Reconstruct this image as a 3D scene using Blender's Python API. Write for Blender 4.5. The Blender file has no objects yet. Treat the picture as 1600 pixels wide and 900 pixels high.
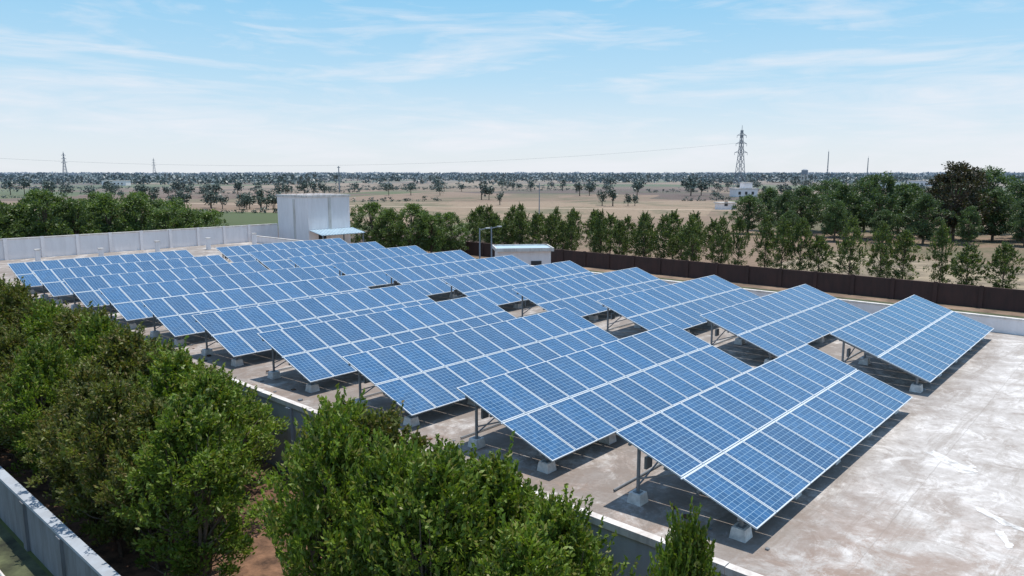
import bpy, math, random
import numpy as np
from mathutils import Vector, Matrix

random.seed(7)
TH = math.radians(41.8)
UL = (math.sin(TH), math.cos(TH)); UE = (-math.cos(TH), math.sin(TH))
ROT = math.atan2(UL[1], UL[0])
GZ = -2.6
def W(L, E, z=0.0):
    return Vector((L*UL[0]+E*UE[0], L*UL[1]+E*UE[1], z))
scene = bpy.context.scene
COL = scene.collection

# ------------------------------------------------------------ node helpers
def new_mat(name):
    m = bpy.data.materials.new(name); m.use_nodes = True
    nt = m.node_tree; nt.nodes.clear()
    out = nt.nodes.new('ShaderNodeOutputMaterial')
    b = nt.nodes.new('ShaderNodeBsdfPrincipled')
    nt.links.new(b.outputs[0], out.inputs[0])
    return m, nt, b
def N(nt, t, **kw):
    n = nt.nodes.new(t)
    for k, v in kw.items():
        setattr(n, k, v)
    return n
def L_(nt, a, b): nt.links.new(a, b)
def setin(nt, sock, v):
    if hasattr(v, 'is_output'): nt.links.new(v, sock)
    else: sock.default_value = v
def math_(nt, op, a, b=0.0, clamp=False):
    n = N(nt, 'ShaderNodeMath', operation=op); n.use_clamp = clamp
    setin(nt, n.inputs[0], a); setin(nt, n.inputs[1], b)
    return n.outputs[0]
def mix(nt, f, a, b, bt='MIX'):
    n = N(nt, 'ShaderNodeMix', data_type='RGBA', blend_type=bt)
    setin(nt, n.inputs[0], f)
    for s, v in ((n.inputs[6], a), (n.inputs[7], b)):
        if hasattr(v, 'is_output'): nt.links.new(v, s)
        else: s.default_value = (*v, 1) if len(v) == 3 else v
    return n.outputs[2]
def ramp(nt, f, stops, interp='LINEAR'):
    n = N(nt, 'ShaderNodeValToRGB'); cr = n.color_ramp; cr.interpolation = interp
    while len(cr.elements) < len(stops): cr.elements.new(0.5)
    for e, (p, c) in zip(cr.elements, stops):
        e.position = p; e.color = (*c, 1) if len(c) == 3 else c
    nt.links.new(f, n.inputs[0])
    return n.outputs[0]
def noise(nt, vec, scale, detail=4, rough=0.55, dist=0.0):
    n = N(nt, 'ShaderNodeTexNoise')
    n.inputs['Scale'].default_value = scale; n.inputs['Detail'].default_value = detail
    n.inputs['Roughness'].default_value = rough; n.inputs['Distortion'].default_value = dist
    if vec is not None: nt.links.new(vec, n.inputs['Vector'])
    return n.outputs[0]
def pos(nt): return N(nt, 'ShaderNodeNewGeometry').outputs['Position']
def rotpos(nt):
    """position in the plant's own axes (x along rows, y across rows)"""
    m = N(nt, 'ShaderNodeMapping', vector_type='POINT')
    m.inputs['Rotation'].default_value = (0, 0, -ROT)
    nt.links.new(pos(nt), m.inputs['Vector'])
    return m.outputs[0]
def bump(nt, b, h, strength=0.3, dist=0.05):
    n = N(nt, 'ShaderNodeBump'); n.inputs['Strength'].default_value = strength
    n.inputs['Distance'].default_value = dist
    nt.links.new(h, n.inputs['Height']); nt.links.new(n.outputs[0], b.inputs['Normal'])
def haze_tint(nt, col, dist=1500.0, hc=(0.30, 0.36, 0.45), mx=0.9):  # air haze painted into the base colour, growing with distance from the origin
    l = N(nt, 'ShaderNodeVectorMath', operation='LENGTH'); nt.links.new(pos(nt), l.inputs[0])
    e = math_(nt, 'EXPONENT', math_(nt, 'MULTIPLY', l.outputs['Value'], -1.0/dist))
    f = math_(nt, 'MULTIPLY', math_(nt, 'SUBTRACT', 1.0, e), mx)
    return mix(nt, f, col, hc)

# ------------------------------------------------------------ materials
def simple(name, col, rough=0.7, metal=0.0, var=0.12, scale=2.0, bmp=0.0):
    m, nt, b = new_mat(name)
    p = pos(nt)
    n = noise(nt, p, scale, 6, 0.65)
    lo = tuple(c*(1-var*1.6) for c in col); hi = tuple(min(1, c*(1+var)) for c in col)
    c = ramp(nt, n, [(0.3, lo), (0.7, hi)])
    L_(nt, c, b.inputs['Base Color'])
    b.inputs['Roughness'].default_value = rough; b.inputs['Metallic'].default_value = metal
    if bmp: bump(nt, b, noise(nt, p, scale*12, 4), bmp, 0.02)
    return m

def mat_panel():
    m, nt, b = new_mat('solar_glass')
    uv = N(nt, 'ShaderNodeUVMap').outputs[0]
    s = N(nt, 'ShaderNodeSeparateXYZ'); L_(nt, uv, s.inputs[0])
    def line(sock, n, w):
        f = math_(nt, 'FRACT', math_(nt, 'MULTIPLY', sock, n))
        d = math_(nt, 'ABSOLUTE', math_(nt, 'SUBTRACT', f, 0.5))
        return math_(nt, 'GREATER_THAN', d, 0.5-w)
    lx = line(s.outputs[0], 6.0, 0.029); ly = line(s.outputs[1], 12.0, 0.027)
    ln = math_(nt, 'MAXIMUM', lx, ly)
    def wn(scale):
        v = N(nt, 'ShaderNodeVectorMath', operation='MULTIPLY'); L_(nt, uv, v.inputs[0]); v.inputs[1].default_value = scale
        fl = N(nt, 'ShaderNodeVectorMath', operation='FLOOR'); L_(nt, v.outputs[0], fl.inputs[0])
        oi = N(nt, 'ShaderNodeObjectInfo')
        ad = N(nt, 'ShaderNodeVectorMath', operation='ADD'); L_(nt, fl.outputs[0], ad.inputs[0])
        cx = N(nt, 'ShaderNodeCombineXYZ'); L_(nt, math_(nt, 'MULTIPLY', oi.outputs['Random'], 97.0), cx.inputs[2]); L_(nt, cx.outputs[0], ad.inputs[1])
        w = N(nt, 'ShaderNodeTexWhiteNoise', noise_dimensions='3D'); L_(nt, ad.outputs[0], w.inputs['Vector'])
        return w.outputs['Value']
    cell = wn((6, 12, 0)); pan = wn((1, 1, 0))
    base = mix(nt, cell, (0.014, 0.076, 0.185), (0.023, 0.106, 0.250))
    base = mix(nt, math_(nt, 'MULTIPLY', pan, 0.5), base, (0.010, 0.048, 0.125))
    dust = noise(nt, pos(nt), 0.8, 5, 0.6)
    base = mix(nt, math_(nt, 'MULTIPLY', dust, 0.15), base, (0.32, 0.36, 0.37))
    c = mix(nt, ln, base, (0.27, 0.41, 0.53))
    L_(nt, c, b.inputs['Base Color'])
    L_(nt, math_(nt, 'ADD', math_(nt, 'MULTIPLY', dust, 0.2), 0.1), b.inputs['Roughness'])
    b.inputs['IOR'].default_value = 1.43
    return m

def mat_leaf(name, dark, light, brown=None, hz=False, trans=0.25, clump=0.9):
    m, nt, b = new_mat(name)
    g = N(nt, 'ShaderNodeNewGeometry')
    r = g.outputs['Random Per Island']
    oi = N(nt, 'ShaderNodeObjectInfo')
    n = noise(nt, g.outputs['Position'], clump, 3, 0.6)
    n2 = math_(nt, 'ADD', math_(nt, 'MULTIPLY', n, 1.7), math_(nt, 'MULTIPLY', r, 0.6))
    n2 = math_(nt, 'SUBTRACT', n2, 0.6, True)
    c = mix(nt, n2, dark, light)
    if brown:
        f = math_(nt, 'MULTIPLY', math_(nt, 'GREATER_THAN', r, 0.82), 0.75)
        c = mix(nt, f, c, brown)
    c = mix(nt, math_(nt, 'MULTIPLY', oi.outputs['Random'], 0.3), c, dark)
    if hz: c = haze_tint(nt, c, 1500.0)
    L_(nt, c, b.inputs['Base Color'])
    b.inputs['Roughness'].default_value = 0.48
    b.inputs['Specular IOR Level'].default_value = 0.4
    if trans > 0:
        out = [x for x in nt.nodes if x.type == 'OUTPUT_MATERIAL'][0]
        t = N(nt, 'ShaderNodeBsdfTranslucent')
        tc = mix(nt, 1.0, c, (1.2, 1.3, 0.5), 'MULTIPLY')
        L_(nt, tc, t.inputs[0])
        ms = N(nt, 'ShaderNodeMixShader'); ms.inputs[0].default_value = trans
        L_(nt, b.outputs[0], ms.inputs[1]); L_(nt, t.outputs[0], ms.inputs[2]); L_(nt, ms.outputs[0], out.inputs[0])
    return m

def mat_concrete():
    m, nt, b = new_mat('roof_concrete')
    p = rotpos(nt)
    s = N(nt, 'ShaderNodeSeparateXYZ'); L_(nt, p, s.inputs[0])
    n1 = noise(nt, p, 0.16, 5, 0.6, 0.0)
    n2 = noise(nt, p, 0.8, 10, 0.76, 0.25)
    n3 = noise(nt, p, 13.0, 8, 0.8)
    n6 = noise(nt, p, 3.6, 9, 0.8)
    c = ramp(nt, n1, [(0.30, (0.38, 0.355, 0.335)), (0.5, (0.48, 0.455, 0.435)), (0.68, (0.58, 0.555, 0.54))])
    c2 = ramp(nt, n2, [(0.38, (0.24, 0.195, 0.165)), (0.46, (0.40, 0.37, 0.345)), (0.54, (0.52, 0.495, 0.475)), (0.63, (0.76, 0.745, 0.73))])
    c = mix(nt, 0.65, c, c2)
    sc = ramp(nt, noise(nt, p, 0.7, 10, 0.8, 0.8), [(0.53, (0, 0, 0)), (0.57, (.9, .9, .9))])
    c = mix(nt, math_(nt, 'MULTIPLY', sc, 0.6), c, (0.76, 0.745, 0.73))
    # long water-run streaks across the fall of the slab
    mp = N(nt, 'ShaderNodeMapping'); mp.inputs['Scale'].default_value = (0.25, 1.6, 1); L_(nt, p, mp.inputs['Vector'])
    st = ramp(nt, noise(nt, mp.outputs[0], 0.8, 9, 0.75, 0.8), [(0.52, (0, 0, 0)), (0.60, (1, 1, 1))])
    c = mix(nt, math_(nt, 'MULTIPLY', st, 0.48), c, (0.27, 0.235, 0.205))
    sp = ramp(nt, n6, [(0.54, (0, 0, 0)), (0.63, (.9, .9, .9))])
    c = mix(nt, math_(nt, 'MULTIPLY', sp, 0.6), c, (0.26, 0.22, 0.19))
    mg = N(nt, 'ShaderNodeMapRange'); mg.inputs['From Min'].default_value = 21; mg.inputs['From Max'].default_value = 14.5
    L_(nt, s.outputs[0], mg.inputs['Value'])
    n4 = ramp(nt, noise(nt, p, 0.9, 9, 0.78, 0.5), [(0.43, (0, 0, 0)), (0.56, (1, 1, 1))])
    f = math_(nt, 'MULTIPLY', math_(nt, 'MULTIPLY', mg.outputs[0], n4), 0.85, True)
    c = mix(nt, f, c, (0.24, 0.155, 0.11))
    n5 = ramp(nt, noise(nt, p, 0.45, 9, 0.78, 0.9), [(0.40, (0, 0, 0)), (0.52, (1, 1, 1))])
    mg2 = N(nt, 'ShaderNodeMapRange'); mg2.inputs['From Min'].default_value = 4.2; mg2.inputs['From Max'].default_value = 6.2
    L_(nt, s.outputs[1], mg2.inputs['Value'])
    f = math_(nt, 'MULTIPLY', math_(nt, 'MULTIPLY', n5, mg2.outputs[0]), 0.78, True)
    c = mix(nt, f, c, (0.17, 0.14, 0.12))
    c = mix(nt, math_(nt, 'MULTIPLY', n3, 0.4), c, (0.33, 0.305, 0.285))
    def joint(o, per, off):
        wob = math_(nt, 'MULTIPLY', noise(nt, p, 2.0, 3), 0.08)
        fr = math_(nt, 'FRACT', math_(nt, 'MULTIPLY', math_(nt, 'ADD', math_(nt, 'ADD', o, wob), off), 1/per))
        return math_(nt, 'LESS_THAN', fr, 0.025/per)
    j = math_(nt, 'MAXIMUM', joint(s.outputs[0], 6.0, 0.7), joint(s.outputs[1], 5.51, 1.4))
    c = mix(nt, math_(nt, 'MULTIPLY', j, math_(nt, 'MULTIPLY', n2, 0.6)), c, (0.2, 0.18, 0.16))
    L_(nt, c, b.inputs['Base Color']); b.inputs['Roughness'].default_value = 0.95
    b.inputs['Specular IOR Level'].default_value = 0.15
    bump(nt, b, n3, 0.4, 0.02)
    return m

def mat_ground():
    m, nt, b = new_mat('farmland')
    p = pos(nt)
    mp = N(nt, 'ShaderNodeMapping'); mp.inputs['Rotation'].default_value = (0, 0, 0.30)
    mp.inputs['Scale'].default_value = (1, 1.0, 1)
    L_(nt, p, mp.inputs['Vector'])
    v = N(nt, 'ShaderNodeTexVoronoi'); v.inputs['Scale'].default_value = 0.010; v.inputs['Randomness'].default_value = 0.8
    v.distance = 'CHEBYCHEV'
    L_(nt, mp.outputs[0], v.inputs['Vector'])
    s = N(nt, 'ShaderNodeSeparateColor'); L_(nt, v.outputs['Color'], s.inputs[0])
    c = ramp(nt, s.outputs[0], [(0.0, (0.24, 0.165, 0.112)), (0.18, (0.100, 0.066, 0.054)), (0.34, (0.24, 0.17, 0.12)),
                                (0.48, (0.062, 0.098, 0.028)), (0.6, (0.15, 0.098, 0.074)), (0.72, (0.090, 0.118, 0.038)), (0.86, (0.30, 0.22, 0.15))], 'CONSTANT')
    n1 = noise(nt, p, 0.03, 6, 0.65, 0.3)
    c = mix(nt, math_(nt, 'MULTIPLY', n1, 0.2), c, (0.15, 0.11, 0.072))
    gr = ramp(nt, noise(nt, p, 0.022, 9, 0.75, 0.8), [(0.49, (0, 0, 0)), (0.58, (1, 1, 1))])
    c = mix(nt, math_(nt, 'MULTIPLY', gr, 0.6), c, (0.055, 0.080, 0.026))
    n2 = noise(nt, p, 1.3, 7, 0.7)
    c = mix(nt, ramp(nt, n2, [(0.4, (0, 0, 0)), (0.7, (.5, .5, .5))]), c, (0.08, 0.060, 0.038))
    c = haze_tint(nt, c, 2200.0, (0.32, 0.36, 0.41), 0.85)
    L_(nt, c, b.inputs['Base Color']); b.inputs['Roughness'].default_value = 0.95
    b.inputs['Specular IOR Level'].default_value = 0.1
    return m

def mat_wall(name, col, stain, amt=0.5):
    m, nt, b = new_mat(name)
    p = pos(nt)
    mp = N(nt, 'ShaderNodeMapping'); mp.inputs['Scale'].default_value = (1.3, 1.3, 0.25); L_(nt, p, mp.inputs['Vector'])
    n = noise(nt, mp.outputs[0], 1.5, 7, 0.7, 0.3)
    f = ramp(nt, n, [(0.42, (0, 0, 0)), (0.75, (amt, amt, amt))])
    c = mix(nt, f, col, stain)
    c = mix(nt, math_(nt, 'MULTIPLY', noise(nt, p, 0.35, 4), 0.25), c, tuple(x*0.75 for x in col))
    L_(nt, c, b.inputs['Base Color']); b.inputs['Roughness'].default_value = 0.85
    bump(nt, b, noise(nt, p, 14, 5), 0.2, 0.02)
    return m

M_PANEL = mat_panel()
M_FRAME = simple('aluminium_frame', (0.56, 0.62, 0.67), 0.45, 0.0, 0.05)
M_BACK = simple('panel_backsheet', (0.35, 0.36, 0.38), 0.6)
M_STEEL = simple('galvanised_steel', (0.22, 0.24, 0.26), 0.5, 0.3)
M_BLOCK = simple('white_block_paint', (0.70, 0.69, 0.67), 0.8, 0, 0.2, 5, 0.2)
M_SLAB = mat_concrete()
M_SIDE = mat_wall('slab_side_paint', (0.36, 0.40, 0.45), (0.18, 0.17, 0.16))
M_COPING = mat_wall('coping_paint', (0.70, 0.67, 0.64), (0.28, 0.23, 0.19), 0.9)
M_WHITE = mat_wall('white_wall_paint', (0.86, 0.81, 0.81), (0.60, 0.55, 0.54), 0.5)
M_DARKW = mat_wall('dark_brick_wall', (0.075, 0.038, 0.032), (0.03, 0.022, 0.02), 0.8)
M_GREYW = mat_wall('boundary_wall_paint', (0.20, 0.21, 0.23), (0.06, 0.055, 0.05), 0.95)
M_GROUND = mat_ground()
M_BARK = simple('bark', (0.15, 0.11, 0.08), 0.9, 0, 0.3, 9)
M_LEAF1 = mat_leaf('leaf_hedge', (0.050, 0.088, 0.015), (0.27, 0.375, 0.052), (0.21, 0.18, 0.055), clump=1.1, trans=.35)
M_LEAF1B = mat_leaf('leaf_hedge_olive', (0.056, 0.066, 0.018), (0.215, 0.245, 0.055), (0.20, 0.13, 0.055), clump=1.1, trans=.35)
M_LEAF2 = mat_leaf('leaf_columnar', (0.050, 0.080, 0.028), (0.17, 0.23, 0.070), (0.16, 0.16, 0.08), trans=.32)
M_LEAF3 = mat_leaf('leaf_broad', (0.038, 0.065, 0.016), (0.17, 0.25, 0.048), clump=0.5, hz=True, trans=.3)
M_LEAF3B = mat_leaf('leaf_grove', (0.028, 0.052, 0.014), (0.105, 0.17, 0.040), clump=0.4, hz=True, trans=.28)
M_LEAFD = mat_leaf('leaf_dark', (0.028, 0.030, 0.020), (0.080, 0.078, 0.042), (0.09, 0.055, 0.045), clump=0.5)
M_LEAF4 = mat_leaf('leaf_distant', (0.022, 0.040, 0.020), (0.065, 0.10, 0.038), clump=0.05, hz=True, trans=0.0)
M_LITTER = simple('leaf_litter_soil', (0.16, 0.088, 0.052), 0.95, 0, 0.5, 2.6, 0.6)
M_YARD = simple('yard_soil', (0.21, 0.145, 0.10), 0.95, 0, 0.4, 0.5, 0.3)
M_SAND = simple('sandy_field_soil', (0.27, 0.215, 0.145), 0.95, 0, 0.5, 0.22, 0.3)
M_VERGE = simple('verge_grass', (0.075, 0.085, 0.04), 0.95, 0, 0.5, 1.2, 0.5)
M_ROAD = simple('dirt_track', (0.38, 0.30, 0.22), 0.95, 0, 0.15, 0.2)
M_PATCH = simple('cement_patch', (0.66, 0.645, 0.63), 0.9, 0, 0.35, 3.5)
M_ROOFS = simple('sheet_roof', (0.40, 0.52, 0.60), 0.5, 0, 0.1, 1)
M_DARK = simple('dark_opening', (0.03, 0.035, 0.04), 0.4)
M_TOWER = simple('tower_steel', (0.24, 0.27, 0.31), 0.6, 0.0, 0.05)
M_WIRE = simple('wire_metal', (0.22, 0.25, 0.28), 0.6)

# ------------------------------------------------------------ mesh builder
class MB:
    def __init__(s): s.v = []; s.f = []; s.m = []; s.uv = {}; s.mats = []
    def mi(s, mat):
        if mat not in s.mats: s.mats.append(mat)
        return s.mats.index(mat)
    def face(s, pts, mat, uv=None):
        i = len(s.v); s.v += [tuple(p) for p in pts]
        s.f.append(tuple(range(i, i+len(pts)))); s.m.append(s.mi(mat))
        if uv: s.uv[len(s.f)-1] = uv
    def hexa(s, c, mat, skip=()):
        i = len(s.v); s.v += [tuple(p) for p in c]
        for k, q in enumerate(((3, 2, 1, 0), (4, 5, 6, 7), (0, 1, 5, 4), (1, 2, 6, 5), (2, 3, 7, 6), (3, 0, 4, 7))):
            if k in skip: continue
            s.f.append(tuple(i+a for a in q)); s.m.append(s.mi(mat))
    def box(s, x0, x1, y0, y1, z0, z1, mat, skip=()):
        s.hexa([(x0, y0, z0), (x1, y0, z0), (x1, y1, z0), (x0, y1, z0), (x0, y0, z1), (x1, y0, z1), (x1, y1, z1), (x0, y1, z1)], mat, skip)
    def beam(s, a, b, w, mat):
        a = Vector(a); b = Vector(b); d = (b-a)
        if d.length < 1e-6: return
        d.normalize(); r = Vector((0, 0, 1)) if abs(d.z) < 0.9 else Vector((1, 0, 0))
        x = d.cross(r).normalized()*w/2; y = d.cross(x).normalized()*w/2
        s.hexa([a-x-y, a+x-y, a+x+y, a-x+y, b-x-y, b+x-y, b+x+y, b-x+y], mat)
    def cyl(s, a, b, r0, r1, mat, n=8):
        a = Vector(a); b = Vector(b); d = (b-a).normalized(); r = Vector((0, 0, 1)) if abs(d.z) < 0.9 else Vector((1, 0, 0))
        x = d.cross(r).normalized(); y = d.cross(x).normalized()
        i = len(s.v)
        for q, rr in ((a, r0), (b, r1)):
            for k in range(n):
                t = 2*math.pi*k/n; s.v.append(tuple(q+x*math.cos(t)*rr+y*math.sin(t)*rr))
        for k in range(n):
            s.f.append((i+k, i+(k+1) % n, i+n+(k+1) % n, i+n+k)); s.m.append(s.mi(mat))
        s.f.append(tuple(i+n+k for k in range(n))); s.m.append(s.mi(mat))
    def mesh(s, name):
        me = bpy.data.meshes.new(name); me.from_pydata(s.v, [], s.f)
        for m in s.mats: me.materials.append(m)
        me.polygons.foreach_set('material_index', s.m)
        if s.uv:
            ul = me.uv_layers.new(name='UVMap')
            for fi, uvs in s.uv.items():
                for li, u in zip(me.polygons[fi].loop_indices, uvs): ul.data[li].uv = u
        me.update(); return me
def obj(name, me, loc=(0, 0, 0), rz=0.0, sc=1.0):
    o = bpy.data.objects.new(name, me); COL.objects.link(o)
    o.location = loc; o.rotation_euler = (0, 0, rz)
    o.scale = (sc, sc, sc) if not hasattr(sc, '__len__') else sc
    return o

# ------------------------------------------------------------ solar tables
TL, TS, PW, PL = 12.34, 3.78, 1.0, 1.868
TILT = math.atan2(1.25, 3.56); LOWZ = 0.50
def table_mesh():
    b = MB(); ca, sa = math.cos(TILT), math.sin(TILT)
    def S(x, s, n): return (x, s*ca-n*sa, LOWZ+s*sa+n*ca)
    def sbox(x0, x1, s0, s1, n0, n1, mat):
        b.hexa([S(x0, s0, n0), S(x1, s0, n0), S(x1, s1, n0), S(x0, s1, n0), S(x0, s0, n1), S(x1, s0, n1), S(x1, s1, n1), S(x0, s1, n1)], mat)
    fw = 0.027; pitch = TL/12
    for r in range(2):
        s0 = 0.0 if r == 0 else TS-PL; s1 = s0+PL
        for k in range(12):
            x0 = k*pitch+(pitch-PW)/2; x1 = x0+PW
            d1 = random.uniform(-0.006, 0.004); d2 = random.uniform(-0.006, 0.004)
            b.face([S(x0+fw, s0+fw, .028+d1), S(x1-fw, s0+fw, .028+d2), S(x1-fw, s1-fw, .028), S(x0+fw, s1-fw, .028)], M_PANEL,
                   [(k+.001, r*2+.001), (k+.999, r*2+.001), (k+.999, r*2+.999), (k+.001, r*2+.999)])
            b.face([S(x0+fw, s1-fw, .004), S(x1-fw, s1-fw, .004), S(x1-fw, s0+fw, .004), S(x0+fw, s0+fw, .004)], M_BACK)
            sbox(x0, x1, s0, s0+fw, 0, .036, M_FRAME); sbox(x0, x1, s1-fw, s1, 0, .036, M_FRAME)
            sbox(x0, x0+fw, s0+fw, s1-fw, 0, .036, M_FRAME); sbox(x1-fw, x1, s0+fw, s1-fw, 0, .036, M_FRAME)
    for s in (0.42, 1.44, TS-1.44, TS-0.42):
        sbox(0.02, TL-0.02, s-.03, s+.03, -.075, -.003, M_STEEL)
    sbox(0.0, TL, PL+.003, TS-PL-.003, -.02, .006, M_FRAME)
    for k in range(5):
        x = 0.42+k*(TL-0.84)/4
        sbox(x-.035, x+.035, 0.15, TS-.15, -.17, -.078, M_STEEL)
        for s in (0.50, 3.30):
            p = S(x, s, -.12); y = p[1]
            b.cyl((x, y, 0.26), (x, y, p[2]), .045, .045, M_STEEL)
            b.box(x-.09, x+.09, y-.09, y+.09, .262, .275, M_STEEL)
            t = .155
            b.hexa([(x-.19, y-.19, 0.002), (x+.19, y-.19, 0.002), (x+.19, y+.19, 0.002), (x-.19, y+.19, 0.002),
                    (x-t, y-t, .26), (x+t, y-t, .26), (x+t, y+t, .26), (x-t, y+t, .26)], M_BLOCK)
        p = S(x, 3.30, -.12); q = S(x, 2.1, -.17)
        b.beam((x, p[1], 0.6), q, .04, M_STEEL)
    for k in (0, 3):
        x0 = 0.42+k*(TL-0.84)/4; x1 = 0.42+(k+1)*(TL-0.84)/4; y = S(0, 3.30, -.12)[1]
        b.beam((x0, y+.05, .35), (x1, y+.05, 1.4), .03, M_STEEL)
    b.cyl((0.5, 3.9, .05), (TL+.6, 3.9, .05), .025, .025, M_STEEL, 6)
    b.box(.42+.08, .42+.34, 2.98, 3.05, .85, 1.15, M_STEEL)
    return b.mesh('solar_panel_table')
TM = table_mesh()
for k in range(10):
    for L0 in (14.2, 28.95):
        o = obj('solar_panel_table', TM, W(L0+random.uniform(-.04, .04), 5.83+k*5.51, 0), ROT)

# ------------------------------------------------------------ roof slab
def flat(name, L0, L1, E0, E1, z, mat):
    b = MB(); b.face([W(L0, E0, z), W(L1, E0, z), W(L1, E1, z), W(L0, E1, z)], mat)
    return obj(name, b.mesh(name))
S0, S1, SE0, SE1 = 13.2, 43.2, -18.0, 79.0
b = MB()
b.box(S0, S1+.25, SE0, SE1+.3, GZ, 0, M_SIDE, skip=(1,))
b.face([(S0, SE0, 0), (S1+.25, SE0, 0), (S1+.25, SE1+.3, 0), (S0, SE1+.3, 0)], M_SLAB)
obj('reservoir_roof_slab', b.mesh('reservoir_roof_slab'), (0, 0, 0), ROT)
b = MB()
e = SE0
rk = random.Random(3)
while e < SE1:
    d = rk.uniform(-.012, .012)
    b.box(S0-.06+d, S0+.15+d, e+.004, e+2.99, -.10, .07+rk.uniform(-.01, .012), M_COPING); e += 3.0
e = SE0+1.0
while e < SE1:
    b.box(S0-.10, S0-.002, e, e+.3, GZ, -.122, M_SIDE); e += 3.0
obj('slab_edge_kerb', b.mesh('slab_edge_kerb'), (0, 0, 0), ROT)
b = MB()
b.box(S1, S1+.2, SE0, SE1-.1, 0.002, .72, M_WHITE); b.box(S1-.04, S1+.24, SE0, SE1-.1, .722, .80, M_COPING)
obj('parapet_wall', b.mesh('parapet_wall'), (0, 0, 0), ROT)
def patch(name, L, E, a, bb, rot, seed):
    rr = random.Random(seed); b = MB(); pts = []
    n = 10
    for i in range(n): pts.append((-a+2*a*i/n, -bb+rr.uniform(-.4, .4)*bb))
    for i in range(3): pts.append((a+rr.uniform(-.1, .1)*a, -bb+2*bb*i/3))
    for i in range(n): pts.append((a-2*a*i/n, bb+rr.uniform(-.4, .4)*bb))
    for i in range(3): pts.append((-a+rr.uniform(-.1, .1)*a, bb-2*bb*i/3))
    pts = [(x*math.cos(rot)-y*math.sin(rot), x*math.sin(rot)+y*math.cos(rot), 0) for x, y in pts]
    b.face(pts, M_PATCH)
    return obj(name, b.mesh(name), W(L, E, 0.004+0.0005*seed), ROT)
for i, (L, E, a, bb, r) in enumerate([(22.6, 3.9, .75, .16, .9), (22.3, 3.45, .3, .22, .4), (18.4, 2.0, .42, .08, .4), (19.1, 1.5, .45, .09, 1.3), (19.5, 2.4, .5, .1, .9)]):
    patch('cement_patch', L, E, a, bb, r, i)
b = MB(); r3 = random.Random(12)
for i in range(90):
    L = r3.uniform(13.5, 15.0) if r3.random() < .7 else r3.uniform(15, 42); E = r3.uniform(5, 60); s = r3.uniform(.03, .08)
    b.box(L-s, L+s*r3.uniform(.4, 1.4), E-s, E+s*r3.uniform(.3, 1), .003, .003+s*r3.uniform(.3, .9), r3.choice((M_SIDE, M_LITTER, M_STEEL, M_GREYW, M_LITTER)))
obj('rubble', b.mesh('rubble'), (0, 0, 0), ROT)

# ------------------------------------------------------------ ground, soils, road
b = MB(); R = 9000
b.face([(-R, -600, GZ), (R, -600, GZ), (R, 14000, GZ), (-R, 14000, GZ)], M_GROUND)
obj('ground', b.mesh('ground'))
flat('leaf_litter_strip', 5.6, S0-.02, -20, 95, GZ+.004, M_LITTER)
flat('grass_verge', -60, 5.28, -20, 120, GZ+.004, M_VERGE)
flat('yard_ground', S1+.3, 66.9, -40, 78, GZ+.004, M_YARD)
flat('lawn_strip', 60.0, 65.0, -40, 76, GZ+.008, M_VERGE)
flat('sandy_field', 67.4, 100, -60, 34, GZ+.004, M_SAND)
b = MB()
pts = [(-130, 262), (-60, 240), (0, 224), (60, 210), (130, 205), (260, 215)]
for p, q in zip(pts, pts[1:]):
    b.face([(p[0], p[1]-2.0, GZ+.03), (q[0], q[1]-2.0, GZ+.03), (q[0], q[1]+2.0, GZ+.03), (p[0], p[1]+2.0, GZ+.03)], M_ROAD)
obj('dirt_road', b.mesh('dirt_road'))
b = MB(); b.cyl((4.5, 10, GZ+.06), (4.3, 60, GZ+.06), .04, .04, M_COPING, 6)
obj('drain_pipe', b.mesh('drain_pipe'), (0, 0, 0), ROT)

# ------------------------------------------------------------ walls
b = MB()
b.box(5.38, 5.58, -20, 95, GZ, GZ+1.42, M_GREYW); b.box(5.34, 5.62, -20, 95, GZ+1.422, GZ+1.5, M_SIDE)
e = -19
while e < 95:
    b.box(5.30, 5.378, e, e+.3, GZ, GZ+1.419, M_GREYW); b.box(5.582, 5.66, e, e+.3, GZ, GZ+1.419, M_GREYW); e += 3
obj('boundary_wall', b.mesh('boundary_wall'), (0, 0, 0), ROT)
b = MB()
b.box(67.1, 67.3, -45, 80, GZ, GZ+1.7, M_DARKW)
e = -44
while e < 80:
    b.box(66.98, 67.098, e, e+.3, GZ, GZ+1.78, M_DARKW); e += 3.2
obj('brick_boundary_wall', b.mesh('brick_boundary_wall'), (0, 0, 0), ROT)
b = MB()
b.box(-6, 46.88, 79.4, 79.62, GZ, 1.85, M_WHITE); b.box(-6, 46.88, 79.34, 79.68, 1.852, 1.95, M_COPING)
x = -5
while x < 46:
    b.box(x, x+.3, 79.28, 79.338, 0.002, 2.0, M_WHITE); x += 3.0
x = 15.0
while x < 42:
    h = 0.8+.5*random.random()
    b.box(x, x+.35, 74.5, 74.85, 0.002, h, M_WHITE); b.box(x-.05, x+.4, 74.45, 74.9, h+.002, h+.1, M_COPING); x += 5.2
obj('white_compound_wall', b.mesh('white_compound_wall'), (0, 0, 0), ROT)

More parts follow.
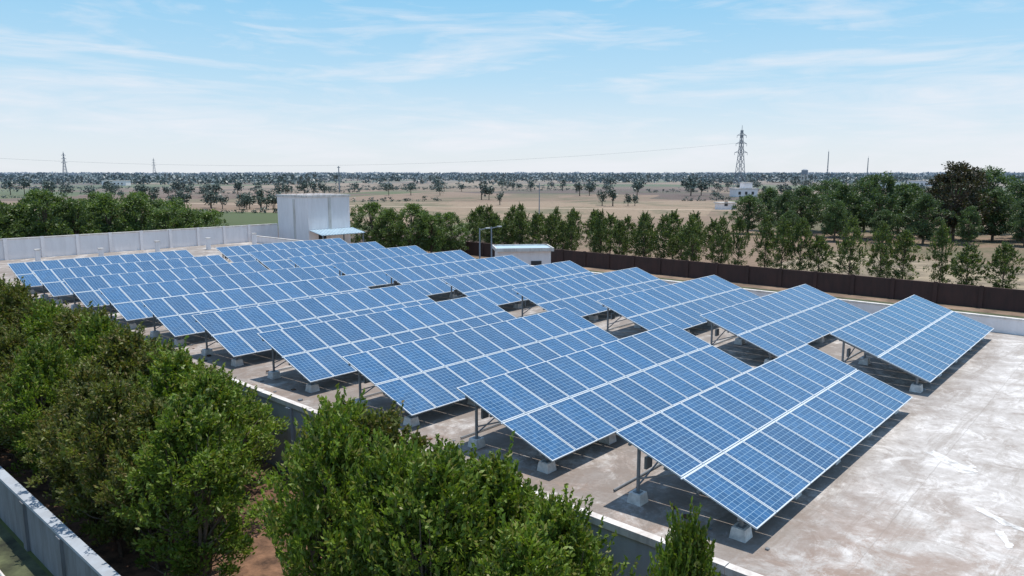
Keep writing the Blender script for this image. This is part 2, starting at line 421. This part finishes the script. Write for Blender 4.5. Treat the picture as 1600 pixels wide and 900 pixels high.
root = bpy.data.objects.new('pump_house', None); COL.objects.link(root); root.rotation_euler = (0, 0, ROT)
def child(name, mb): 
    o = obj(name, mb.mesh(name)); o.parent = root; return o
b = MB(); b.box(46.9, 52.6, 72.9, 79.3, GZ, 5.15, M_WHITE); child('walls', b)
b = MB()
b.box(46.8, 52.7, 72.8, 73.0, 5.152, 5.4, M_COPING); b.box(46.8, 47.0, 73.002, 79.4, 5.152, 5.4, M_COPING)
b.box(52.5, 52.7, 73.002, 79.4, 5.152, 5.4, M_COPING); b.box(47.002, 52.498, 79.2, 79.4, 5.152, 5.4, M_COPING); child('roof_parapet', b)
b = MB(); b.box(46.86, 46.898, 75.5, 75.9, -1, 4.9, M_COPING); b.box(49.6, 50.0, 72.86, 72.898, 1.4, 5.1, M_COPING); child('pilasters', b)
b = MB()
b.hexa([(47.0, 70.4, .95), (52.9, 70.4, .95), (52.9, 72.85, 1.4), (47.0, 72.85, 1.4), (47.0, 70.4, 1.02), (52.9, 70.4, 1.02), (52.9, 72.85, 1.47), (47.0, 72.85, 1.47)], M_ROOFS)
for x in np.arange(47.2, 52.9, .4):
    b.beam((x, 70.4, 1.04), (x, 72.84, 1.49), .05, M_ROOFS)
child('lean_to_roof', b)
b = MB()
for x in (47.2, 50, 52.7): b.box(x-.06, x+.06, 70.5, 70.62, GZ, .95, M_STEEL)
b.box(48.2, 49.2, 72.85, 72.897, -.6, .9, M_DARK); child('posts_and_door', b)

root = bpy.data.objects.new('switchgear_hut', None); COL.objects.link(root)
root.location = (1.0, 70.5, 0); root.rotation_euler = (0, 0, ROT-0.72)
b = MB(); b.box(-2.5, 2.5, -1.6, 1.6, GZ, .62, M_WHITE); child('walls', b)
b = MB(); b.box(-2.75, 2.75, -1.9, 1.9, .622, .80, M_COPING)
b.box(-2.75, 2.75, -1.9, -1.8, .802, .95, M_COPING); b.box(-2.75, 2.75, 1.8, 1.9, .802, .95, M_COPING)
b.box(-2.75, -2.65, -1.798, 1.798, .802, .95, M_COPING); b.box(2.65, 2.75, -1.798, 1.798, .802, .95, M_COPING)
b.box(-2.64, 2.64, -1.798, 1.798, .802, .83, M_ROOFS); child('roof', b)
b = MB(); b.box(-1.9, -0.6, -1.65, -1.602, -1.2, -.05, M_DARK); b.box(.6, 1.6, -1.65, -1.602, GZ, -.3, M_DARK); child('window_and_door', b)

# ------------------------------------------------------------ poles, lattice towers, wires
def pole(name, x, y, h, r=.07, arm=True):
    b = MB(); b.cyl((0, 0, 0), (0, 0, h), r*1.3, r*.8, M_TOWER)
    if arm:
        b.beam((0, 0, h-.15), (.7, 0, h), .06, M_TOWER); b.box(.6, 1.0, -.1, .1, h-.05, h+.05, M_BLOCK)
    else:
        b.beam((-.8, 0, h-.6), (.8, 0, h-.6), r*1.2, M_TOWER)
    return obj(name, b.mesh(name), (x, y, GZ), .4)
pole('lamp_post', -2.9, 66, 5.6); pole('lamp_post', -1.9, 68, 5.6)
pole('utility_pole', 7.0, 190, 8, .12, False); pole('utility_pole', -93, 400, 14, .3, False)
def lattice(name, x, y, H, t, base=3.0, rz=0.3, arms=True, top=.5):
    b = MB(); n = 9
    def wd(u): return (base-top)*(1-u)**1.3+top
    zs = [H*(1-(1-i/n)**1.25) for i in range(n+1)]
    for i in range(n):
        z0, z1 = zs[i], zs[i+1]; w0, w1 = wd(z0/H), wd(z1/H)
        c0 = [(sx*w0, sy*w0, z0) for sx, sy in ((-1, -1), (1, -1), (1, 1), (-1, 1))]
        c1 = [(sx*w1, sy*w1, z1) for sx, sy in ((-1, -1), (1, -1), (1, 1), (-1, 1))]
        for j in range(4):
            b.beam(c0[j], c1[j], t*1.3, M_TOWER); k = (j+1) % 4
            b.beam(c0[j], c1[k], t*.7, M_TOWER); b.beam(c0[k], c1[j], t*.7, M_TOWER); b.beam(c1[j], c1[k], t*.7, M_TOWER)
    if arms:
        for u, aw in ((.62, 3.6), (.77, 3.2), (.91, 2.9)):
            for sx in (-1, 1):
                w = wd(u); tip = (sx*(w+aw), 0, H*u)
                for sy in (-1, 1):
                    b.beam((sx*w, sy*w, H*u), tip, t, M_TOWER); b.beam((sx*w, sy*w, H*u+1.3), tip, t*.8, M_TOWER)
                b.beam(tip, (tip[0], 0, H*u-1.6), t*.8, M_TOWER)
    b.beam((0, 0, H), (0, 0, H+3), t, M_TOWER)
    return obj(name, b.mesh(name), (x, y, GZ), rz)
lattice('transmission_tower', 150, 490, 38, .2)
lattice('transmission_tower', -900, 1500, 50, .4, 4.5)
lattice('transmission_tower', -960, 2000, 48, .3, 4.5)
lattice('radio_mast', 508, 1200, 44, .18, .8, 0, False, .3)
lattice('radio_mast', 620, 1300, 36, .2, .7, 0, False, .3)
b = MB()
def wire(p, q, sag, r, n=40):
    p = Vector(p); q = Vector(q); last = p
    for i in range(1, n+1):
        t = i/n; c = p.lerp(q, t); c.z -= 4*sag*t*(1-t); b.cyl(last, c, r, r, M_WIRE, 4); last = c
wire((146.5, 490, 27), (-400, 470, 22), 12, .045)
obj('power_line', b.mesh('power_line'))

# ------------------------------------------------------------ distant buildings
def house(name, x, y, w, d, h, rz=0.0, tower=False):
    b = MB(); b.box(-w/2, w/2, -d/2, d/2, 0, h, M_WHITE); b.box(-w/2-.3, w/2+.3, -d/2-.3, d/2+.3, h+.002, h+.3, M_COPING)
    n = int(w/3)
    for i in range(n):
        xx = -w/2+1.2+i*3.0; b.box(xx, xx+1.1, -d/2-.04, -d/2-.002, 1.0, 2.3, M_DARK)
    if tower: b.box(-w*.1, w*.3, -d*.3, d*.3, h+.302, h+2.6, M_WHITE); b.box(-w*.1-.2, w*.3+.2, -d*.3-.2, d*.3+.2, h+2.602, h+2.8, M_COPING)
    return obj(name, b.mesh(name), (x, y, GZ), rz)
house('farmhouse', 103, 330, 10, 7, 3.5, .1, True)
house('farm_shed', 262, 520, 16, 8, 4.2, -.1)
house('farm_shed', 330, 600, 18, 8, 4.0, 0)
house('farm_shed', 62, 215, 5, 3, 1.8, .3)
house('farm_shed', -330, 620, 20, 8, 4, 0)
b = MB()
for a in range(6):
    t = a*math.pi/3; b.cyl((3*math.cos(t), 3*math.sin(t), 0), (3*math.cos(t), 3*math.sin(t), 9), .35, .35, M_COPING, 6)
b.cyl((0, 0, 9), (0, 0, 13), 2.9, 2.9, M_TOWER, 16); b.cyl((0, 0, 13), (0, 0, 14), 2.9, 1.0, M_TOWER, 16)
obj('water_tower', b.mesh('water_tower'), (275, 700, GZ))

# ------------------------------------------------------------ vegetation
def leafquads(c, d, l, w, rng):
    n = len(c); d = d/np.linalg.norm(d, axis=1, keepdims=True)
    r = rng.normal(size=(n, 3)); s = np.cross(d, r); s /= np.linalg.norm(s, axis=1, keepdims=True)
    l = l[:, None]; w = w[:, None]
    v = np.empty((n, 4, 3)); v[:, 0] = c-d*l/2; v[:, 1] = c+s*w/2; v[:, 2] = c+d*l/2; v[:, 3] = c-s*w/2
    return v.reshape(-1, 3)
def tube(pts, rad, n=6):
    pts = np.array(pts, float); V = []; F = []
    for i, p in enumerate(pts):
        d = pts[min(i+1, len(pts)-1)]-pts[max(i-1, 0)]; d /= np.linalg.norm(d)
        r = np.array((1, 0, 0.)) if abs(d[2]) > .8 else np.array((0, 0, 1.))
        x = np.cross(d, r); x /= np.linalg.norm(x); y = np.cross(d, x)
        for k in range(n):
            t = 2*math.pi*k/n; V.append(p+(x*math.cos(t)+y*math.sin(t))*rad[i])
    for i in range(len(pts)-1):
        for k in range(n):
            F.append((i*n+k, i*n+(k+1) % n, (i+1)*n+(k+1) % n, (i+1)*n+k))
    return np.array(V), np.array(F)
def qmesh(name, V, F, MI, mats):
    me = bpy.data.meshes.new(name)
    me.vertices.add(len(V)); me.vertices.foreach_set('co', V.astype(np.float32).ravel())
    me.loops.add(len(F)*4); me.loops.foreach_set('vertex_index', F.astype(np.int32).ravel())
    me.polygons.add(len(F)); me.polygons.foreach_set('loop_start', np.arange(0, len(F)*4, 4, dtype=np.int32))
    me.polygons.foreach_set('material_index', MI.astype(np.int32))
    for m in mats: me.materials.append(m)
    me.update(calc_edges=True); return me
def tree_mesh(name, H, z0, R, prof, ncl, nlf, ll, lw, sig, seed, leafmat, stems=1, upr=0.6, shoots=0, limbs=26, lump=.22, trunk_r=.09):
    rng = np.random.default_rng(seed)
    Vs = []; Fs = []; Ms = []; off = 0
    def add(V, F, m):
        nonlocal off
        Vs.append(V); Fs.append(F+off); Ms.append(np.full(len(F), m)); off += len(V)
    ph = rng.uniform(0, 6.28, 6)
    u = rng.uniform(0, 1, ncl); a = rng.uniform(0, 2*math.pi, ncl)
    rad = np.array([prof(x) for x in u])*R*(1+lump*np.sin(2*a+ph[0]+4*u)+lump*np.sin(5*a+ph[1]-7*u)*.7)
    rr = rad*rng.uniform(0, 1, ncl)**0.38
    C = np.stack([rr*np.cos(a), rr*np.sin(a), z0+(H-z0)*u+rng.normal(0, .05, ncl)*H*.3], 1)
    stem_list = []
    for s in range(stems):
        aa = rng.uniform(0, 6.28); sp = 0 if stems == 1 else R*.35
        bx, by = (0, 0) if stems == 1 else (.18*math.cos(aa), .18*math.sin(aa))
        pts = [(bx+sp*math.cos(aa)*t+rng.normal(0, .03)*H*.1, by+sp*math.sin(aa)*t+rng.normal(0, .03)*H*.1, H*.9*t) for t in (0, .2, .4, .6, .8, 1)]
        rd = [trunk_r*(1-.85*t) for t in (0, .2, .4, .6, .8, 1)]
        V, F = tube(pts, rd); add(V, F, 0); stem_list.append(np.array(pts))
    for i in rng.choice(ncl, min(limbs, ncl), replace=False):
        st = stem_list[rng.integers(len(stem_list))]; c = C[i]; t = max(.1, min(.85, (c[2]/H)*.65)) 
        k = t*5; j = int(k); p = st[j]*(1-(k-j))+st[min(j+1, 5)]*(k-j)
        mid = (p+c)/2+np.array((0, 0, -.04*H*rng.uniform(0, 1)))
        V, F = tube([p, mid, c], [trunk_r*.4, trunk_r*.25, trunk_r*.08], 5); add(V, F, 0)
    cc = np.repeat(C, nlf, 0)
    sg = np.repeat(sig*rng.uniform(.6, 1.3, ncl), nlf)
    off3 = rng.normal(size=cc.shape); off3 /= np.maximum(1e-6, np.linalg.norm(off3, axis=1, keepdims=True)); off3 *= (rng.uniform(0, 1, len(cc))**.5*1.6*sg)[:, None]
    off3[:, 2] *= .8
    P = cc+off3
    out = P.copy(); out[:, 2] = 0; out /= np.maximum(.2, np.linalg.norm(out, axis=1, keepdims=True))
    D = out*.5+off3/np.linalg.norm(off3, axis=1, keepdims=True)*.6+rng.normal(size=P.shape)*.55; D[:, 2] += upr
    l = ll*rng.uniform(.6, 1.25, len(P)); w = lw*rng.uniform(.7, 1.25, len(P))
    V = leafquads(P, D, l, w, rng); add(V, np.arange(len(V)).reshape(-1, 4), 1)
    if shoots:
        us = rng.uniform(.35, 1, shoots); sa = rng.uniform(0, 6.28, shoots)
        r = np.array([prof(x) for x in us])*R*rng.uniform(.3, 1.05, shoots)
        B = np.stack([r*np.cos(sa), r*np.sin(sa), z0+(H-z0)*us], 1)
        dr = np.stack([np.cos(sa)*.4, np.sin(sa)*.4, np.ones(shoots)], 1)+rng.normal(size=(shoots, 3))*.2
        m = 26; ln = rng.uniform(.25, .75, shoots)*H*.16
        t = np.tile(np.linspace(0, 1, m), shoots)[:, None]
        Pp = np.repeat(B, m, 0)+np.repeat(dr*ln[:, None], m, 0)*t+rng.normal(size=(shoots*m, 3))*.05*(1.2-t)
        Dd = rng.normal(size=Pp.shape)*.7+np.repeat(dr, m, 0)*.8
        V = leafquads(Pp, Dd, ll*rng.uniform(.7, 1.2, len(Pp)), lw*rng.uniform(.8, 1.2, len(Pp)), rng)
        add(V, np.arange(len(V)).reshape(-1, 4), 1)
    return qmesh(name, np.concatenate(Vs), np.concatenate(Fs), np.concatenate(Ms), [M_BARK, leafmat])

pf_bush = lambda u: (0.55+0.45*math.sin(min(1, u*1.6)*math.pi/2))*(1 if u < .5 else max(.12, (1-((u-.5)/.55)**1.6)))
pf_col = lambda u: (.5+.5*min(1, u/.25))*(1 if u < .4 else max(.1, 1-((u-.4)/.66)**1.6))
pf_round = lambda u: max(.15, math.sqrt(max(0, 1-(2*u-.9)**2/1.25)))

def hedge(mat, base): return [tree_mesh('hedge_tree_mesh', 4.9, .9, 1.55, pf_bush, 160, 88, .15, .060, .19, base+i, mat, stems=4, upr=.7, shoots=300, limbs=70, trunk_r=.07, lump=.36) for i in range(4)]
HT = hedge(M_LEAF1, 10); HO = hedge(M_LEAF1B, 20)
CT = [tree_mesh('columnar_tree_mesh', 5.0, .8, 1.3, pf_col, 95, 34, .20, .085, .22, 40+i, M_LEAF2, upr=.6, shoots=70, limbs=24, trunk_r=.07, lump=.28) for i in range(5)]
def broad(mat, base, n=4, lump=.26): return [tree_mesh('broadleaf_tree_mesh', 8.0, 1.4, 3.6*(1-.07*i), pf_round if i % 2 == 0 else pf_bush, 150, 60, .34, .16, .44, base+i, mat, upr=.2, limbs=30, trunk_r=.22, lump=lump) for i in range(n)]
BT = broad(M_LEAF3, 60); BG = broad(M_LEAF3B, 90, 5, .34)
DT = tree_mesh('dark_tree_mesh', 10.5, 2.0, 4.8, pf_round, 190, 60, .40, .2, .52, 77, M_LEAFD, upr=.2, limbs=40, trunk_r=.3, lump=.28)

rnd = random.Random(5)
def place(name, me, P, s=1.0, sz=None):
    P = Vector(P); P.z = GZ
    o = obj(name, me, P, rnd.uniform(0, 6.28), (s, s, (sz or s)))
    return o
# the left stretch of the tree belt, three staggered lines
for L, hh, e0, e1 in ((7.4, .93, 17.0, 40), (9.4, 1.03, 20.0, 46), (11.1, .80, 22.7, 46)):
    e = e0
    while e < e1:
        mm = (HO if rnd.random() < .6 else HT)[rnd.randrange(4)]
        place('hedge_tree', mm, W(L+rnd.uniform(-.3, .3), e+rnd.uniform(-.2, .4)), rnd.uniform(.86, 1.06), hh*rnd.uniform(.9, 1.06)); e += 1.9
# the nearer stretch
for L, hh, e0, e1 in ((8.3, 1.06, 7.5, 13.4), (9.7, .99, 7.5, 15.2), (11.3, .72, 9.2, 13.2)):
    e = e0
    while e < e1:
        f = 1.0-.03*(max(0, 10-e))+.03*max(0, e-13)
        mm = (HT if rnd.random() < .85 else HO)[rnd.randrange(4)]
        place('hedge_tree', mm, W(L+rnd.uniform(-.25, .25), e+rnd.uniform(-.3, .2)), rnd.uniform(.76, .94), hh*f*rnd.uniform(.92, 1.05)); e += 1.6
place('hedge_tree', HT[1], W(9.95, 5.2), .5, .99)
e = 48
while e < 76:
    place('hedge_tree', HO[rnd.randrange(4)], W(9.4+rnd.uniform(-.6, .6), e), rnd.uniform(.85, 1.0)); e += 2.4
e = -24
while e < 75:
    s = rnd.uniform(.82, 1.2)
    place('columnar_tree', CT[rnd.randrange(5)], W(72.5+rnd.uniform(-.8, .8), e), s, rnd.uniform(.84, 1.24)); e += rnd.uniform(1.7, 3.1)
e = 38
while e < 76:
    place('columnar_tree', CT[rnd.randrange(5)], W(76.5+rnd.uniform(-1, 1), e), rnd.uniform(1.0, 1.35), rnd.uniform(.9, 1.2)); e += 2.8
for i in range(11):
    L = 13+i*2.9; s = rnd.uniform(.88, 1.05)*(1.0 if i < 8 else .85)
    place('broadleaf_tree', BT[rnd.randrange(4)], W(L, 84.5+rnd.uniform(0, 4)), s*.9, s)
for i in range(8):
    place('broadleaf_tree', BT[rnd.randrange(4)], W(14+i*4, 95+rnd.uniform(0, 6)), rnd.uniform(.8, 1.0))
for x, y, s in ((-18, 95, .8), (-15.4, 93, .72), (-12.5, 92, .8), (-10, 91, .7), (-7.8, 94, .66)):
    place('broadleaf_tree', BT[rnd.randrange(4)], (x, y, 0), s)
for x, y, s in ((41, 128, .85), (46, 124, .85), (50, 127, 1.0), (54, 121, 1.0), (59, 119, 1.28), (64, 122, 1.1), (74.5, 114, 1.0), (79, 114, 1.15), (84, 118, 1.2), (89, 121, 1.35), (70, 130, 1.1), (95, 120, 1.15), (47, 135, .95), (57, 133, 1.1),
                (44, 117, .6), (50, 114, .75), (56, 111, .65), (61, 109, .85), (67, 108, .65), (74, 106, .8), (80, 106, .75), (76, 128, 1.2), (83, 130, 1.3), (64, 134, 1.2)):
    place('broadleaf_tree', BG[rnd.randrange(5)], (x, y, 0), s*rnd.uniform(.9, 1.12), s*rnd.uniform(.92, 1.08))
place('dark_broadleaf_tree', DT, (69.5, 116, 0), 1.0, 1.1)

def tree_mass(name, items, nl, lsz, seed, trunk=True):
    rng = np.random.default_rng(seed); Vs = []; Fs = []; Ms = []; off = 0
    for (x, y, h, w) in items:
        k = 7; cz = rng.uniform(.38 if trunk else .12, .8, k)*h; ca = rng.uniform(0, 6.28, k); cr = rng.uniform(0, .34, k)*w
        C = np.stack([x+cr*np.cos(ca), y+cr*np.sin(ca), GZ+cz], 1)
        idx = rng.integers(0, k, nl); o3 = rng.normal(size=(nl, 3)); o3 /= np.linalg.norm(o3, axis=1, keepdims=True)
        o3 *= (rng.uniform(0, 1, nl)**.4)[:, None]*np.array((w*.24, w*.24, h*.22))
        P = C[idx]+o3; s = lsz*math.sqrt(h*w)*rng.uniform(.6, 1.3, nl)
        V = leafquads(P, rng.normal(size=(nl, 3)), s, s*.6, rng)
        Vs.append(V); Fs.append(np.arange(len(V)).reshape(-1, 4)+off); Ms.append(np.ones(nl)); off += len(V)
        if trunk:
            V, F = tube([(x, y, GZ), (x, y, GZ+h*.55)], [h*.03, h*.018], 4); Vs.append(V); Fs.append(F+off); Ms.append(np.zeros(len(F))); off += len(V)
    return obj(name, qmesh(name, np.concatenate(Vs), np.concatenate(Fs), np.concatenate(Ms), [M_BARK, M_LEAF4]))
mid = [(82, 340, 9.9, 12), (88, 345, 8, 9), (32, 235, 7, 5), (29, 238, 5.5, 4.5), (37, 236, 4.2, 4), (39.5, 238, 3.8, 3.5), (69, 405, 8, 8), (-4, 244, 4.8, 3.6), (-12, 291, 7.5, 7), (-9, 290, 6, 5),
       (31, 340, 7.6, 7), (36, 345, 6.5, 7), (-58, 349, 6, 6), (-48, 352, 6.5, 6), (-34, 350, 6, 5), (-92, 345, 7, 7), (-98, 350, 7.5, 8), (-106, 348, 7, 8), (-111, 352, 6, 7),
       (-230, 350, 8, 10), (-240, 355, 8, 9), (-218, 352, 7, 9)]
r2 = random.Random(9)
for i in range(12): mid.append((-110+i*3.6+r2.uniform(-1, 1), 222+r2.uniform(-6, 6), r2.uniform(4, 6.8), r2.uniform(4, 6.5)))
for i in range(10): mid.append((-78+i*2.2+r2.uniform(-1, 1), 218+r2.uniform(-5, 5), r2.uniform(3, 4.6), r2.uniform(3, 5)))
for i in range(14): mid.append((-200+i*6+r2.uniform(-2, 2), 330+r2.uniform(-12, 12), r2.uniform(5, 8), r2.uniform(6, 9)))
for i in range(14): mid.append((110+i*6+r2.uniform(-2, 2), 350+r2.uniform(-15, 15), r2.uniform(4, 7), r2.uniform(5, 8)))
for i in range(22): mid.append((-90+i*13+r2.uniform(-6, 6), 440+r2.uniform(-40, 60), r2.uniform(5, 9), r2.uniform(6, 12)))
for i in range(18):
    y = r2.uniform(300, 520); x = r2.uniform(-.75, .75)*y; mid.append((x, y, r2.uniform(3, 8), r2.uniform(4, 11)))
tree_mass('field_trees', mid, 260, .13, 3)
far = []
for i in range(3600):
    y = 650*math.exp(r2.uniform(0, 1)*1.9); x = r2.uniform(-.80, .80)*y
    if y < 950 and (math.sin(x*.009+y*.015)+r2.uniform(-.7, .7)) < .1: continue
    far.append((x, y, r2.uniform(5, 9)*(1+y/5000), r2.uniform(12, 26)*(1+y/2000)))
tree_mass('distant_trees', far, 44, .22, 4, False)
hd = []
for i in range(24):
    y = r2.uniform(170, 620); x0 = r2.uniform(-.75, .75)*y; a = r2.choice((.35, .35, .1, -.1, .2)); n = r2.randrange(10, 40)
    for k in range(n):
        d = k*2.6+r2.uniform(-1, 1); xx = x0+math.cos(a)*d; yy = y+math.sin(a)*d
        if abs(xx) < 70 and yy < 165: continue
        hd.append((xx, yy, r2.uniform(.7, 2.2), r2.uniform(2.5, 4.5)))
tree_mass('field_hedgerows', hd, 50, .24, 5, False)

# ------------------------------------------------------------ light and sky
sv = Vector((UL[0]*.20-UE[0]*.04, UL[1]*.20-UE[1]*.04, .97)).normalized()
sd = bpy.data.lights.new('sun', 'SUN'); sd.energy = 4.8; sd.angle = math.radians(.6); sd.color = (1, .935, .85)
so = bpy.data.objects.new('sun', sd); COL.objects.link(so); so.rotation_euler = sv.to_track_quat('Z', 'Y').to_euler(); so.location = (0, 0, 50)
w = bpy.data.worlds.new('World'); scene.world = w; w.use_nodes = True; nt = w.node_tree; nt.nodes.clear()
out = nt.nodes.new('ShaderNodeOutputWorld'); bg = nt.nodes.new('ShaderNodeBackground'); bg.inputs[1].default_value = .13
L_(nt, bg.outputs[0], out.inputs[0])
sky = nt.nodes.new('ShaderNodeTexSky'); sky.sky_type = 'NISHITA'; sky.sun_disc = False
sky.sun_elevation = math.asin(sv.z); sky.sun_rotation = math.atan2(sv.x, sv.y)
sky.air_density = 1.0; sky.dust_density = 0.6; sky.ozone_density = 1.5
tc = nt.nodes.new('ShaderNodeTexCoord')
sz = N(nt, 'ShaderNodeSeparateXYZ'); L_(nt, tc.outputs['Generated'], sz.inputs[0])
k = 1/.13
def sk(r, g, b_): 
    f = lambda v: ((v/255+.055)/1.055)**2.4*k
    return (f(r), f(g), f(b_))
grad = ramp(nt, sz.outputs[2], [(0.0, sk(234, 240, 247)), (0.04, sk(225, 237, 248)), (0.12, sk(186, 224, 248)), (0.24, sk(138, 206, 246)), (0.5, sk(114, 175, 230)), (1.0, sk(108, 158, 214))])
base = mix(nt, .87, sky.outputs[0], grad)
mp = N(nt, 'ShaderNodeMapping'); mp.inputs['Scale'].default_value = (2.0, 2.0, 12); mp.inputs['Rotation'].default_value = (0, math.radians(6), 0); mp.inputs['Location'].default_value = (1.55, .4, .9)
L_(nt, tc.outputs['Generated'], mp.inputs['Vector'])
c1 = noise(nt, mp.outputs[0], 1.25, 8, .56, .9)
mp2 = N(nt, 'ShaderNodeMapping'); mp2.inputs['Scale'].default_value = (4, 4, 30); mp2.inputs['Rotation'].default_value = (0, math.radians(8), 0)
L_(nt, tc.outputs['Generated'], mp2.inputs['Vector'])
c2 = noise(nt, mp2.outputs[0], 1.6, 8, .6, 1.4)
cl = math_(nt, 'ADD', math_(nt, 'MULTIPLY', c1, .68), math_(nt, 'MULTIPLY', c2, .32))
f = ramp(nt, cl, [(.475, (0, 0, 0)), (.65, (.68, .68, .68))])
c = mix(nt, f, base, sk(240, 242, 249))
L_(nt, c, bg.inputs[0])

# ------------------------------------------------------------ camera
cd = bpy.data.cameras.new('camera'); cd.sensor_width = 36; cd.lens = 1150/1600*36; cd.clip_end = 30000; cd.clip_start = .1
co = bpy.data.objects.new('camera', cd); COL.objects.link(co); co.location = (0, 0, 7.92)
co.rotation_euler = (math.radians(90-8.9), 0, 0); scene.camera = co
scene.view_settings.view_transform = 'Standard'; scene.view_settings.look = 'None'; scene.view_settings.exposure = 0
